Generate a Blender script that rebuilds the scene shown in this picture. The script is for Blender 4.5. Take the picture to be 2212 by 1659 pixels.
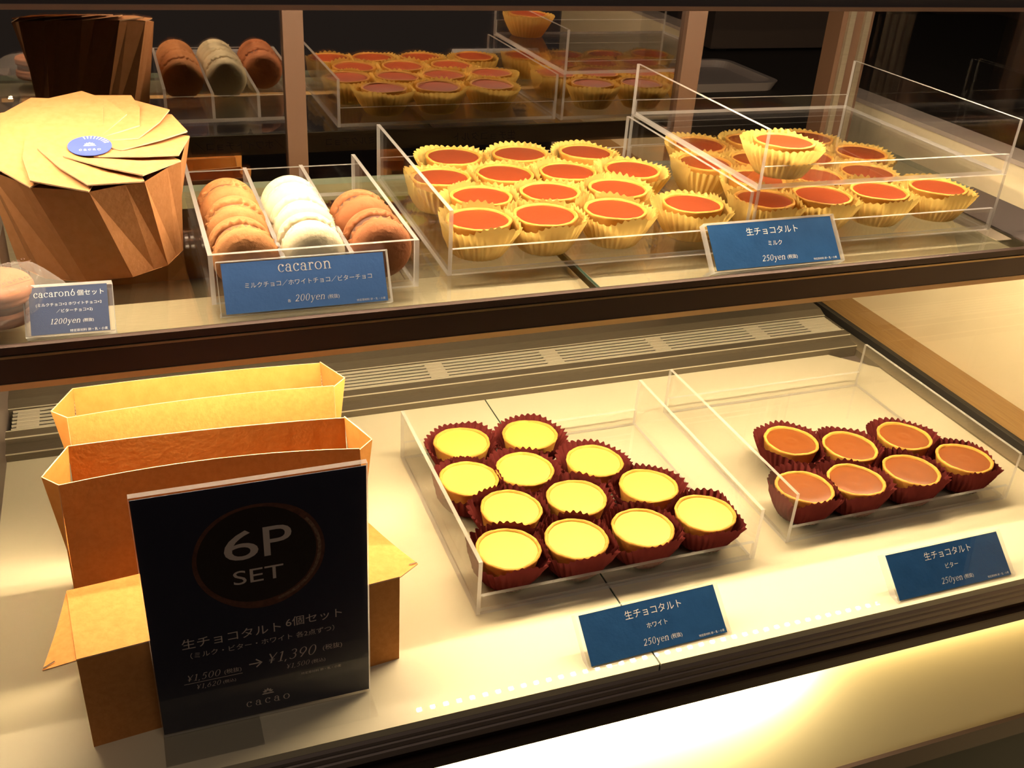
import bpy, math, random
from mathutils import Vector, Matrix, noise
sc = bpy.context.scene
for o in list(bpy.data.objects): bpy.data.objects.remove(o, do_unlink=True)
COL = sc.collection
rnd = random.Random(7)

# ---------------------------------------------------------------- camera, world, exposure
cam_d = bpy.data.cameras.new('camera'); cam = bpy.data.objects.new('camera', cam_d); COL.objects.link(cam)
cam_d.sensor_width = 36.0; cam_d.sensor_fit = 'HORIZONTAL'; cam_d.lens = 2190.998 / 2212 * 36.0
cam_d.clip_start = .01; cam_d.clip_end = 50
RC = ((0.93710858, -0.34400594, 0.05905446), (-0.11887269, -0.47362956, -0.87266507), (0.32817191, 0.81076196, -0.48473524))
cam.matrix_world = Matrix(((RC[0][0], -RC[1][0], -RC[2][0], 0), (RC[0][1], -RC[1][1], -RC[2][1], 0),
                           (RC[0][2], -RC[1][2], -RC[2][2], .5), (0, 0, 0, 1)))
sc.camera = cam
wd = bpy.data.worlds.new('shop'); sc.world = wd; wd.use_nodes = True
wd.node_tree.nodes['Background'].inputs[0].default_value = (.80, .62, .50, 1)
wd.node_tree.nodes['Background'].inputs[1].default_value = .038
sc.view_settings.view_transform = 'Standard'; sc.view_settings.look = 'None'
sc.view_settings.gamma = 1; sc.view_settings.use_curve_mapping = False
sc.view_settings.exposure = 0.0
cy = sc.cycles
cy.max_bounces = 12; cy.diffuse_bounces = 4; cy.glossy_bounces = 5; cy.transmission_bounces = 8
cy.transparent_max_bounces = 48; cy.caustics_reflective = False; cy.caustics_refractive = False
cy.sample_clamp_indirect = 4.0
LED_UP, LED_LOW, WARM_UP, WARM = 1350.0, 1200.0, (1.0, .78, .52), (1.0, .77, .44)

def area(name, loc, rot, sx, sy, power, col):
    d = bpy.data.lights.new(name, 'AREA'); d.shape = 'RECTANGLE'; d.size = sx; d.size_y = sy; d.energy = power; d.color = col
    o = bpy.data.objects.new(name, d); COL.objects.link(o); o.location = loc; o.rotation_euler = rot
    return o
area('shop_ceiling_light', (.2, -.45, 1.9), (math.radians(20), 0, math.radians(-10)), 1.2, .5, 5.5, (1, .80, .62))
area('base_panel_side_fill', (.75, .4485, -.0572), (math.radians(28), 0, 0), .62, .006, .45, (1, .78, .40))  # second unseen lamp, added to brighten the right of the base panel
area('base_panel_fill', (.12, .4485, -.0572), (math.radians(28), 0, 0), .64, .006, 9.0, (1, .86, .58))  # unseen lamp added under the channel for the base panel's glow

# ---------------------------------------------------------------- materials
def nodes(name):
    m = bpy.data.materials.new(name); m.use_nodes = True
    nt = m.node_tree; nt.nodes.clear()
    out = nt.nodes.new('ShaderNodeOutputMaterial')
    return m, nt, out
def principled(name, col, rough=.5, metal=0, bump=0, bscale=200, vary=None, vscale=60, spec=.5, coat=0, stretch=None, sss=0):
    m, nt, out = nodes(name)
    b = nt.nodes.new('ShaderNodeBsdfPrincipled'); nt.links.new(b.outputs[0], out.inputs[0])
    b.inputs['Base Color'].default_value = (*col, 1); b.inputs['Roughness'].default_value = rough
    b.inputs['Metallic'].default_value = metal; b.inputs['Specular IOR Level'].default_value = spec
    b.inputs['Coat Weight'].default_value = coat; b.inputs['Coat Roughness'].default_value = .004
    tc = nt.nodes.new('ShaderNodeTexCoord'); mp = nt.nodes.new('ShaderNodeMapping')
    nt.links.new(tc.outputs['Object'], mp.inputs[0])
    if stretch: mp.inputs['Scale'].default_value = stretch
    if vary:
        n = nt.nodes.new('ShaderNodeTexNoise'); n.inputs['Scale'].default_value = vscale; n.inputs['Detail'].default_value = 6
        nt.links.new(mp.outputs[0], n.inputs[0])
        r = nt.nodes.new('ShaderNodeValToRGB'); r.color_ramp.elements[0].position = .35; r.color_ramp.elements[1].position = .7
        r.color_ramp.elements[0].color = (*col, 1); r.color_ramp.elements[1].color = (*vary, 1)
        nt.links.new(n.outputs[0], r.inputs[0]); nt.links.new(r.outputs[0], b.inputs['Base Color'])
    if bump:
        n = nt.nodes.new('ShaderNodeTexNoise'); n.inputs['Scale'].default_value = bscale; n.inputs['Detail'].default_value = 5
        nt.links.new(mp.outputs[0], n.inputs[0])
        bp = nt.nodes.new('ShaderNodeBump'); bp.inputs['Strength'].default_value = bump; bp.inputs['Distance'].default_value = .001
        nt.links.new(n.outputs[0], bp.inputs['Height']); nt.links.new(bp.outputs[0], b.inputs['Normal'])
    return m
def clear(name, tint=(1, 1, 1), ior=1.49, extra=0.0, rough=.003):
    """clear sheet: what is not reflected at its face goes straight through"""
    m, nt, out = nodes(name)
    t = nt.nodes.new('ShaderNodeBsdfTransparent'); t.inputs[0].default_value = (*tint, 1)
    g = nt.nodes.new('ShaderNodeBsdfGlossy'); g.inputs['Roughness'].default_value = rough; g.inputs[0].default_value = (1, 1, 1, 1)
    lw = nt.nodes.new('ShaderNodeLayerWeight'); lw.inputs[0].default_value = .5      # facing: the same on both sides of a sheet
    f0 = ((ior - 1) / (ior + 1)) ** 2
    pw = nt.nodes.new('ShaderNodeMath'); pw.operation = 'POWER'; pw.inputs[1].default_value = 5.0
    nt.links.new(lw.outputs['Facing'], pw.inputs[0])
    ad = nt.nodes.new('ShaderNodeMath'); ad.operation = 'MULTIPLY_ADD'; ad.use_clamp = True
    ad.inputs[1].default_value = 1 - f0; ad.inputs[2].default_value = f0 + extra
    nt.links.new(pw.outputs[0], ad.inputs[0])
    mx = nt.nodes.new('ShaderNodeMixShader')
    nt.links.new(ad.outputs[0], mx.inputs[0]); nt.links.new(t.outputs[0], mx.inputs[1]); nt.links.new(g.outputs[0], mx.inputs[2])
    nt.links.new(mx.outputs[0], out.inputs[0])
    return m
def semi(name, col, opacity, rough=.4, trans=True):
    m, nt, out = nodes(name)
    t = nt.nodes.new('ShaderNodeBsdfTransparent')
    d = nt.nodes.new('ShaderNodeBsdfDiffuse'); d.inputs[0].default_value = (*col, 1)
    tl = nt.nodes.new('ShaderNodeBsdfTranslucent'); tl.inputs[0].default_value = (*col, 1)
    a = nt.nodes.new('ShaderNodeMixShader'); a.inputs[0].default_value = .5 if trans else 0
    nt.links.new(d.outputs[0], a.inputs[1]); nt.links.new(tl.outputs[0], a.inputs[2])
    g = nt.nodes.new('ShaderNodeBsdfGlossy'); g.inputs['Roughness'].default_value = rough
    b = nt.nodes.new('ShaderNodeMixShader'); b.inputs[0].default_value = .08
    nt.links.new(a.outputs[0], b.inputs[1]); nt.links.new(g.outputs[0], b.inputs[2])
    mx = nt.nodes.new('ShaderNodeMixShader'); mx.inputs[0].default_value = opacity
    nt.links.new(t.outputs[0], mx.inputs[1]); nt.links.new(b.outputs[0], mx.inputs[2])
    nt.links.new(mx.outputs[0], out.inputs[0])
    return m
def emit(name, col, s):
    m, nt, out = nodes(name)
    e = nt.nodes.new('ShaderNodeEmission'); e.inputs[0].default_value = (*col, 1); e.inputs[1].default_value = s
    nt.links.new(e.outputs[0], out.inputs[0]); return m
def mirror(name):
    m, nt, out = nodes(name)
    t = nt.nodes.new('ShaderNodeBsdfTransparent'); t.inputs[0].default_value = (.5, .45, .45, 1)
    g = nt.nodes.new('ShaderNodeBsdfGlossy'); g.inputs['Roughness'].default_value = .012; g.inputs[0].default_value = (1, .93, .88, 1)
    mx = nt.nodes.new('ShaderNodeMixShader'); mx.inputs[0].default_value = .40
    nt.links.new(t.outputs[0], mx.inputs[1]); nt.links.new(g.outputs[0], mx.inputs[2]); nt.links.new(mx.outputs[0], out.inputs[0])
    return m
M = dict(
    acrylic=clear('clear acrylic'), edge=semi('acrylic edge', (.95, .92, .88), .50, .2),  # edge: whitish colour stands in for light gathered in the sheet's edges
    glass=clear('shelf glass', (.97, .985, .97), 1.52), glass_edge=semi('green glass edge', (.34, .40, .30), .55, .2, False),
    side=clear('side glass', (.96, .96, .95), 1.5), mirror=mirror('reflective door glass'),
    seam=principled('dark green seam', (.01, .03, .02), .3),
    led_up=emit('upper lamp diodes', WARM_UP, LED_UP), led_low=emit('lower lamp diodes', WARM, LED_LOW),
    steel=principled('brushed steel', (.33, .275, .19), .36, .6, .08, 60, (.27, .22, .155), 40, stretch=(2, 60, 60)),
    steel_dark=principled('dark steel', (.26, .21, .19), .40, .5, .05, 60, stretch=(2, 60, 60)),
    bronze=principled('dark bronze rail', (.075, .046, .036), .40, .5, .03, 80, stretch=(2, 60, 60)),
    bronze_lit=principled('bronze rail lip', (.46, .27, .14), .40, .5),  # lip bronze with the lamp glow in its colour
    lip_glow=principled('rail lip painted glow', (.88, .56, .28), .5), header=principled('header enamel', (.085, .072, .075), .4), lip=principled('header lip metal', (.55, .34, .24), .45, .3),
    gold=principled('gilt groove', (.55, .38, .20), .35, .8),
    sill=principled('dull steel sill', (.135, .112, .080), .42, .5, .08, 60, (.11, .09, .064), 40, stretch=(2, 60, 60)),
    flange=principled('brushed bright flange', (.60, .50, .33), .36, .35, .10, 60, (.48, .40, .26), 40, stretch=(2, 80, 80)),
    black=principled('black recess', (.012, .010, .010), .6),
    slot=principled('vent slot', (.008, .007, .007), .9), edge_steel=principled('slat steel and edge highlight', (.62, .57, .46), .3, .4),
    deck=principled('cream deck under glass', (.56, .505, .37), .5, 0, 0, spec=.2, coat=.8),
    panel=principled('cream base panel', (.80, .66, .36), .30, 0, .02, 40),
    cream=principled('cream wall board', (.86, .74, .52), .55, 0, .03, 30),
    wood=principled('golden wood ledge', (.42, .24, .08), .45, 0, .1, 30, (.34, .18, .06), 12, stretch=(30, 2, 30)),
    stile=principled('brown door stile', (.125, .067, .038), .45, .2, .03, 80, stretch=(60, 60, 2)),
    dark=principled('dark brown wall', (.050, .036, .030), .8), dark2=principled('brown wall panel', (.10, .07, .055), .8),
    counter=principled('dark counter', (.03, .023, .018), .7), trayw=principled('pale tray', (.45, .38, .34), .45),
    floor=principled('dark floor', (.03, .026, .024), .6),
    kraft=principled('kraft board', (.52, .225, .062), .85, 0, .25, 400, (.455, .188, .048), 260, spec=.2),
    kraft_pale=principled('pale kraft board', (.46, .215, .085), .85, 0, .25, 300, (.42, .19, .070), 200, spec=.2),
    kraft_in=principled('kraft board inside', (.56, .25, .065), .85, 0, .25, 300, (.50, .215, .05), 90, spec=.2),
    kraft_edge=principled('kraft cut edge', (.66, .44, .25), .9),
    sticker=principled('blue sticker', (.055, .085, .40), .7, spec=.2), white=principled('white print', (.92, .90, .88), .6),
    grey_print=principled('silver print', (.62, .52, .46), .5),
    navy=principled('navy card', (.013, .076, .225), .55, 0, .15, 400, (.017, .09, .255), 70, spec=.2), navy_deep=principled('deep navy card', (.014, .042, .135), .6, 0, .15, 400, (.018, .05, .155), 70, spec=.15),
    blue=principled('blue card', (.070, .19, .52), .45, 0, .15, 400, (.078, .205, .55), 70),
    midnight=principled('midnight sign card', (.020, .019, .036), .35),
    pic_choc=principled('printed dark chocolate', (.020, .011, .008), .4), pic_crust=principled('printed brown crust', (.085, .028, .016), .5, vary=(.15, .055, .03), vscale=300),
    pic_crust_light=principled('printed pale crust', (.26, .16, .10), .5, vary=(.12, .05, .03), vscale=500),
    cup_y=None, cup_r=None,
    crust=principled('golden tart crust', (.62, .31, .06), .65, 0, .4, 350, (.54, .25, .04), 120, spec=.25),
    f_milk=principled('milk chocolate filling', (.235, .040, .010), .42, 0, .06, 500, (.22, .036, .009), 200, spec=.25),
    f_white=principled('white chocolate filling', (.56, .56, .075), .55, 0, .03, 300),
    f_bitter=principled('dark chocolate filling', (.205, .058, .012), .40, 0, .05, 200, (.19, .052, .011), 60, spec=.25),
    m_milk=principled('milk macaron shell', (.44, .195, .070), .75, 0, .7, 260, (.38, .16, .055), 90, spec=.25),
    m_white=principled('white macaron shell', (.68, .59, .38), .75, 0, .5, 260, spec=.25),
    m_bitter=principled('bitter macaron shell', (.36, .130, .050), .75, 0, .7, 260, (.31, .11, .040), 90, spec=.25),
    g_milk=principled('milk ganache', (.22, .09, .04), .6), g_white=principled('white ganache', (.85, .78, .50), .6), g_bitter=principled('bitter ganache', (.09, .035, .02), .6),
    m_pink=principled('wrapped macaron shell', (.42, .17, .085), .75, 0, .2, 400, spec=.25),
    film=semi('clear printed film', (.95, .90, .85), .13, .15), print_dark=principled('dark film print', (.10, .05, .04), .6),
    tape=principled('olive label tape', (.16, .13, .06), .6), seal=principled('black rubber seal', (.015, .013, .012), .5),
    crumb=principled('brown crumb', (.4, .2, .09), .8),
)
def paper(name, col, trans, col2):
    m, nt, out = nodes(name)
    tc = nt.nodes.new('ShaderNodeTexCoord'); n = nt.nodes.new('ShaderNodeTexNoise'); n.inputs['Scale'].default_value = 120
    nt.links.new(tc.outputs['Object'], n.inputs[0])
    r = nt.nodes.new('ShaderNodeValToRGB'); r.color_ramp.elements[0].color = (*col, 1); r.color_ramp.elements[1].color = (*col2, 1)
    nt.links.new(n.outputs[0], r.inputs[0])
    d = nt.nodes.new('ShaderNodeBsdfDiffuse'); t = nt.nodes.new('ShaderNodeBsdfTranslucent')
    nt.links.new(r.outputs[0], d.inputs[0]); nt.links.new(r.outputs[0], t.inputs[0])
    mx = nt.nodes.new('ShaderNodeMixShader'); mx.inputs[0].default_value = trans
    nt.links.new(d.outputs[0], mx.inputs[1]); nt.links.new(t.outputs[0], mx.inputs[2]); nt.links.new(mx.outputs[0], out.inputs[0])
    return m
M['cup_y'] = paper('cream yellow cup paper', (.88, .60, .155), .40, (.92, .67, .20))
M['cup_r'] = paper('burgundy cup paper', (.125, .022, .022), .10, (.15, .028, .026))

# ---------------------------------------------------------------- helpers
class MB:
    def __init__(s): s.v = []; s.f = []; s.mi = []; s.sm = []
    def add(s, vs, fs, mi=0, smooth=False):
        b = len(s.v); s.v += [tuple(v) for v in vs]
        for k, f in enumerate(fs):
            s.f.append(tuple(b + i for i in f)); s.mi.append(mi[k] if isinstance(mi, (list, tuple)) else mi); s.sm.append(smooth)
        return s
    def box(s, x0, x1, y0, y1, z0, z1, mi=0):
        vs = [(x, y, z) for z in (z0, z1) for y in (y0, y1) for x in (x0, x1)]
        # faces: -z, +z, -y, +y, -x, +x
        fs = [(0, 2, 3, 1), (4, 5, 7, 6), (0, 1, 5, 4), (2, 6, 7, 3), (0, 4, 6, 2), (1, 3, 7, 5)]
        return s.add(vs, fs, mi)
    def prism_x(s, prof, x0, x1, mi=0):
        """closed profile [(y, z)...] run along x"""
        n = len(prof)
        vs = [(x0, y, z) for y, z in prof] + [(x1, y, z) for y, z in prof]
        fs = [(i, (i + 1) % n, n + (i + 1) % n, n + i) for i in range(n)] + [tuple(range(n))[::-1], tuple(range(n, 2 * n))]
        return s.add(vs, fs, mi)
    def lathe(s, prof, n=48, mi=0, smooth=True, jig=None, axis='z'):
        """profile [(r, h)...] round the axis; r = 0 closes it"""
        base = len(s.v); rows = []
        for (r, h) in prof:
            if r < 1e-9:
                rows.append([len(s.v)]); s.v.append((0, 0, h) if axis == 'z' else (0, h, 0)); continue
            row = []
            for k in range(n):
                a = 2 * math.pi * k / n; rr, hh = (r, h) if jig is None else jig(r, h, a)
                row.append(len(s.v)); s.v.append((rr * math.cos(a), rr * math.sin(a), hh) if axis == 'z' else (rr * math.cos(a), hh, rr * math.sin(a)))
            rows.append(row)
        for A, B in zip(rows, rows[1:]):
            for k in range(n):
                j = (k + 1) % n
                if len(A) == 1 and len(B) == 1: continue
                f = (A[0], B[j], B[k]) if len(A) == 1 else (A[k], A[j], B[0]) if len(B) == 1 else (A[k], A[j], B[j], B[k])
                s.f.append(f); s.mi.append(mi); s.sm.append(smooth)
        return s
    def plate(s, poly, thick, mi=0, edge=None):
        """3-D polygon given a thickness along its normal"""
        P = [Vector(p) for p in poly]; n = len(P)
        nr = Vector((0, 0, 0))
        for i in range(n): nr += P[i].cross(P[(i + 1) % n])
        nr.normalize()
        vs = [p + nr * thick / 2 for p in P] + [p - nr * thick / 2 for p in P]
        fs = [tuple(range(n)), tuple(range(n, 2 * n))[::-1]] + [(i, n + i, n + (i + 1) % n, (i + 1) % n) for i in range(n)]
        e = mi if edge is None else edge
        return s.add(vs, fs, [mi, mi] + [e] * n)
    def build(s, name, mats, parent=None, loc=None):
        me = bpy.data.meshes.new(name); me.from_pydata(s.v, [], s.f)
        for m in (mats if isinstance(mats, (list, tuple)) else [mats]): me.materials.append(m)
        me.polygons.foreach_set('material_index', s.mi); me.polygons.foreach_set('use_smooth', s.sm); me.update()
        o = bpy.data.objects.new(name, me); COL.objects.link(o)
        if parent is not None: o.parent = parent
        if loc is not None: o.location = loc
        return o
def tag(o, label, cat, group=None, kind=None):
    o['label'] = label; o['category'] = cat
    if group: o['group'] = group
    if kind: o['kind'] = kind
    return o
def thing(name, label, cat, loc=(0, 0, 0), group=None, mat=None):
    o = bpy.data.objects.new(name, None); COL.objects.link(o); o.empty_display_size = .02
    if mat is not None: o.matrix_world = mat
    else: o.location = loc
    return tag(o, label, cat, group)
def struct(name, mb, m):
    o = mb.build(name, m); o['kind'] = 'structure'; return o
def dup(root, loc, label):
    r = root.copy(); COL.objects.link(r); r.location = loc; r['label'] = label
    for ch in list(root.children):
        c = ch.copy(); COL.objects.link(c); c.parent = r
    return r

def glyphs(body, shear=0):
    cu = bpy.data.curves.new('text', 'FONT'); cu.body = body; cu.size = 1; cu.resolution_u = 4; cu.shear = shear
    o = bpy.data.objects.new('text', cu); me = o.to_mesh()
    vs = [(v.co.x, v.co.y) for v in me.vertices]; fs = [tuple(p.vertices) for p in me.polygons]
    o.to_mesh_clear(); bpy.data.objects.remove(o); bpy.data.curves.remove(cu)
    return vs, fs
def letter(mb, body, cx, cy, width, z=0, shear=0, mi=0, height=None, slope=0):
    """a line of type centred on (cx, cy), scaled to a width, lying in the local xy plane"""
    vs, fs = glyphs(body, shear)
    x0 = min(v[0] for v in vs); x1 = max(v[0] for v in vs); y0 = min(v[1] for v in vs); y1 = max(v[1] for v in vs)
    s = width / (x1 - x0); sy = s if height is None else height / (y1 - y0)
    out = [((x - (x0 + x1) / 2) * s + cx, (y - (y0 + y1) / 2) * sy + cy, z) for x, y in vs]
    return mb.add(out, fs, mi)
# old-style roman lower case drawn as pen strokes: (thick polygons) in a unit x-height box
def ring(cx, cy, rx, ry, tx, ty, a0=0, a1=360, n=22):
    """pen ring: outer radii rx, ry, thickness tx at the sides and ty at top and foot"""
    vs, fs = [], []
    for k in range(n + 1):
        a = math.radians(a0 + (a1 - a0) * k / n); c, s_ = math.cos(a), math.sin(a)
        vs += [(cx + rx * c, cy + ry * s_), (cx + (rx - tx) * c, cy + (ry - ty) * s_)]
    for k in range(n): fs.append((2 * k, 2 * k + 2, 2 * k + 3, 2 * k + 1))
    return vs, fs
def rect(x0, x1, y0, y1): return [(x0, y0), (x1, y0), (x1, y1), (x0, y1)], [(0, 1, 2, 3)]
ROMAN = {
    'c': (.82, [ring(.44, .5, .42, .52, .15, .07, 42, 318), ring(.66, .82, .13, .13, .13, .13)]),
    'o': (.98, [ring(.46, .5, .46, .52, .15, .07)]),
    'a': (.88, [ring(.36, .30, .34, .32, .13, .07), rect(.56, .71, .06, .72), ring(.40, .70, .31, .32, .15, .08, 0, 160), ring(.18, .78, .10, .10, .10, .10), rect(.56, .86, -.02, .07)]),
    'r': (.74, [rect(.14, .29, 0, .98), rect(.0, .46, 0, .06), rect(.02, .2, .92, .98), ring(.48, .66, .26, .34, .12, .10, 30, 170), ring(.62, .86, .11, .11, .11, .11)]),
    'n': (1.06, [rect(.14, .29, 0, .98), rect(.02, .42, 0, .06), rect(.02, .2, .92, .98), ring(.52, .62, .36, .40, .15, .11, 0, 160), rect(.73, .88, 0, .66), rect(.60, 1.0, 0, .06)]),
    'y': (.98, [([(.06, .98), (.24, .98), (.58, 0), (.48, -.08)], [(0, 1, 2, 3)]), ([(.80, .98), (.88, .98), (.36, -.44), (.26, -.44)], [(0, 1, 2, 3)]), rect(-.02, .36, .92, .98), rect(.68, 1.0, .92, .98), ring(.24, -.40, .12, .12, .12, .12)]),
    'e': (.84, [ring(.44, .5, .42, .52, .15, .07, 8, 320), rect(.10, .84, .52, .60)]),
    '0': (.98, [ring(.44, .72, .42, .74, .14, .06)]),
    '1': (.70, [rect(.28, .43, 0, 1.42), rect(.08, .62, 0, .06), ([(.28, 1.42), (.08, 1.26), (.10, 1.20), (.28, 1.30)], [(0, 1, 2, 3)])]),
    '2': (.94, [ring(.40, 1.02, .36, .42, .14, .07, -38, 165), ([(.60, .80), (.74, .76), (.26, .12), (.04, .06)], [(0, 1, 2, 3)]), rect(.04, .82, 0, .13)]),
    '5': (.94, [ring(.36, .46, .40, .48, .14, .07, -140, 128), ([(.12, .78), (.20, .74), (.28, 1.30), (.18, 1.42)], [(0, 1, 2, 3)]), rect(.18, .74, 1.29, 1.42)]),
    '3': (.90, [ring(.36, .40, .40, .42, .14, .07, -150, 95), ring(.36, 1.08, .34, .36, .14, .07, -95, 150)]),
    '9': (.94, [ring(.42, .96, .40, .48, .14, .07), ([(.68, .90), (.82, .90), (.42, 0), (.26, 0)], [(0, 1, 2, 3)])]),
    '6': (.94, [ring(.42, .46, .40, .48, .14, .07), ([(.02, .52), (.16, .52), (.58, 1.42), (.42, 1.42)], [(0, 1, 2, 3)])]),
    ',': (.36, [([(.06, .12), (.22, .12), (.12, -.22), (.04, -.22)], [(0, 1, 2, 3)])]),
    '\u00a5': (1.06, [([(.02, 1.42), (.18, 1.42), (.56, .70), (.44, .64)], [(0, 1, 2, 3)]), ([(.84, 1.42), (.94, 1.42), (.56, .64), (.48, .70)], [(0, 1, 2, 3)]), rect(.42, .58, 0, .72), rect(.2, .8, .52, .58), rect(.2, .8, .34, .40)]),
    ' ': (.5, []),
}
def roman(mb, body, cx, cy, width, z=0, italic=0, spacing=.0, mi=0):
    pen = 0; parts = []
    for ch in body:
        w, pcs = ROMAN[ch]
        for vs, fs in pcs: parts.append(([(x + pen + italic * y, y) for x, y in vs], fs))
        pen += w + .12 + spacing
    xs = [v[0] for vs, _ in parts for v in vs]; s = width / (max(xs) - min(xs)); mid = (max(xs) + min(xs)) / 2
    k = 0
    for vs, fs in parts:
        k += 1
        mb.add([((x - mid) * s + cx, (y - .5) * s + cy, z + k * 1e-6) for x, y in vs], fs, mi)
    return mb
def crest(mb, cx, cy, w, z, mi=0):
    """small leafy crown mark"""
    for a, l in ((90, 1), (58, .9), (122, .9), (28, .85), (152, .85)):
        c, s_ = math.cos(math.radians(a)), math.sin(math.radians(a)); r = w * .5 * l
        px, py = -s_ * w * .09, c * w * .09
        mb.add([(cx + c * r * .25, cy + s_ * r * .2, z), (cx + c * r * .65 + px, cy + s_ * r * .6 + py, z), (cx + c * r, cy + s_ * r * .9, z), (cx + c * r * .65 - px, cy + s_ * r * .6 - py, z)], [(0, 3, 2, 1)], mi)
    mb.add([(cx - w * .45, cy - w * .14, z), (cx + w * .45, cy - w * .14, z), (cx + w * .36, cy - w * .02, z), (cx - w * .36, cy - w * .02, z)], [(0, 1, 2, 3)], mi)
def rotz(p, c, a):
    x, y = p[0] - c[0], p[1] - c[1]
    return (c[0] + x * math.cos(a) - y * math.sin(a), c[1] + x * math.sin(a) + y * math.cos(a))

H = .215            # top of the glass shelf above the deck
XL, XR = -.127, .765

# ---------------------------------------------------------------- surroundings
struct('floor', MB().box(-3, 3, -3, 4, -.92, -.90), M['floor'])
struct('wall_back', MB().box(-3, 3, 3.0, 3.1, -.90, 2.2), M['dark'])
wr = MB().box(2.6, 2.7, -3, 3.0, -.90, .02, 0); wr.box(2.59, 2.7, -3, 3.0, .02, .16, 1); wr.box(2.6, 2.7, -3, 3.0, .16, 2.2, 0)
struct('wall_right', wr, [M['dark'], M['dark2']])
bd = thing('partition_board', 'cream partition board standing on a wooden ledge outside the side glass', 'partition', (.852, .7, 0))
MB().box(-.017, .017, -.75, .36, -.9, .228).build('board', M['cream'], bd)
MB().box(-.018, .019, -.75, .36, .228, .233).build('top_edge', M['trayw'], bd)
ld = tag(MB().box(.7725, .8348, -.05, 1.06, -.024, -.0005).build('wooden_ledge', M['wood']), 'golden brown wooden ledge between the side glass and the cream partition board', 'ledge')
ct = thing('back_counter', 'dark counter in the shop behind the open rear door', 'counter', (.9, 1.6, -.9))
MB().box(-.8, 1.2, -.35, .5, 1.02, 1.045).build('worktop', M['counter'], ct)
MB().box(-.78, 1.18, -.33, .48, 0, 1.02).build('cabinet', M['dark'], ct)
tr = thing('serving_tray', 'pale serving tray with raised rim on the back counter seen past the door stile', 'tray', (.885, 1.49, .145))
def rrect(hx, hy, r, n=6):
    pts = []
    for cx, cy, a0 in ((hx - r, hy - r, 0), (-hx + r, hy - r, 90), (-hx + r, -hy + r, 180), (hx - r, -hy + r, 270)):
        for k in range(n + 1):
            a = math.radians(a0 + 90 * k / n); pts.append((cx + r * math.cos(a), cy + r * math.sin(a)))
    return pts
rr = rrect(.11, .085, .025); ri = rrect(.100, .075, .02); mb = MB(); n = len(rr)
vs = [(x, y, 0) for x, y in rr] + [(x * 1.06, y * 1.06, .014) for x, y in rr] + [(x * 1.06, y * 1.06, .014) for x, y in ri] + [(x, y, .003) for x, y in ri]
fs = [(r * n + i, r * n + (i + 1) % n, (r + 1) * n + (i + 1) % n, (r + 1) * n + i) for r in range(3) for i in range(n)] + [tuple(range(n))[::-1]]
mb.add(vs, fs); mb.build('rim', M['trayw'], tr)
MB().add([(x, y, .0031) for x, y in ri], [tuple(range(n))]).build('tray_floor', M['trayw'], tr)
eq = thing('countertop_appliance', 'brown box shaped appliance with a dark top at the back of the counter', 'appliance', (1.2, 1.80, .145))
MB().box(-.16, .16, -.10, .10, .006, .085).build('body', M['dark2'], eq)
for sx in (-.13, .13): MB().box(sx - .012, sx + .012, -.09, .09, 0, .006).build('foot', M['black'], eq)
MB().lathe([(0, .085), (.05, .085), (.075, .098), (.072, .098), (.05, .09), (0, .089)], 24).build('lid', M['counter'], eq)

# ---------------------------------------------------------------- the display case
case = thing('display_case', 'chilled bakery display case with a cream deck, rear sliding doors and steel vent grille', 'display case', (0, 0, 0))
mb = MB().box(XL, .3008, .439, .8127, -.006, 0); mb.build('deck_panel', M['deck'], case)
mb = MB()
pts = [(.3022, .439), (.745, .439), (.745, .772), (.707, .8127), (.3022, .8127)]; n = 5
mb.add([(x, y, -.006) for x, y in pts] + [(x, y, 0) for x, y in pts], [(4, 3, 2, 1, 0), (5, 6, 7, 8, 9)] + [(i, (i + 1) % n, n + (i + 1) % n, n + i) for i in range(n)])
mb.build('deck_panel', M['deck'], case)
MB().box(.3008, .3022, .440, .8127, -.006, -.0008).build('deck_seam', M['seam'], case)
sup = MB().box(XL, .765, .445, .94, -.03, -.006); sup.build('deck_support', M['steel_dark'], case)
MB().prism_x([(.439, -.0062), (.4375, -.008), (.4375, -.0105), (.439, -.0115), (.4375, -.013), (.4375, -.0165), (.439, -.018), (.4375, -.0195), (.4375, -.0245), (.44, -.026), (.455, -.026), (.455, -.0062)], XL, 1.1).build('front_edge_strip', M['steel_dark'], case)
MB().prism_x([(.447, -.026), (.447, -.039), (.441, -.0395), (.441, -.0415), (.444, -.042), (.446, -.056), (.4755, -.056), (.4755, -.026)], XL - .2, 1.2).build('front_channel', M['bronze'], case)
MB().box(XL - .3, 1.3, .4620, .4755, -.2046, -.056).build('base_panel', M['panel'], case)
MB().box(XL - .3, 1.3, .4580, .4755, -.228, -.2046).build('base_trim', M['bronze'], case)
MB().box(XL - .3, 1.3, .4755, .94, -.9, -.056).build('plinth', M['floor'], case)
# deck right border and side glass
MB().box(.7455, .7650, .439, .935, -.006, .0015).build('side_channel', M['steel'], case)
MB().box(.7650, .7722, .42, .94, -.02, .010).build('side_seal', M['seal'], case)
MB().box(.7665, .7715, .42, .94, .010, .42).build('side_pane', M['side'], case)
MB().box(XL - .012, XL, .439, .94, -.02, .19).build('end_panel', M['steel_dark'], case)
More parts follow.
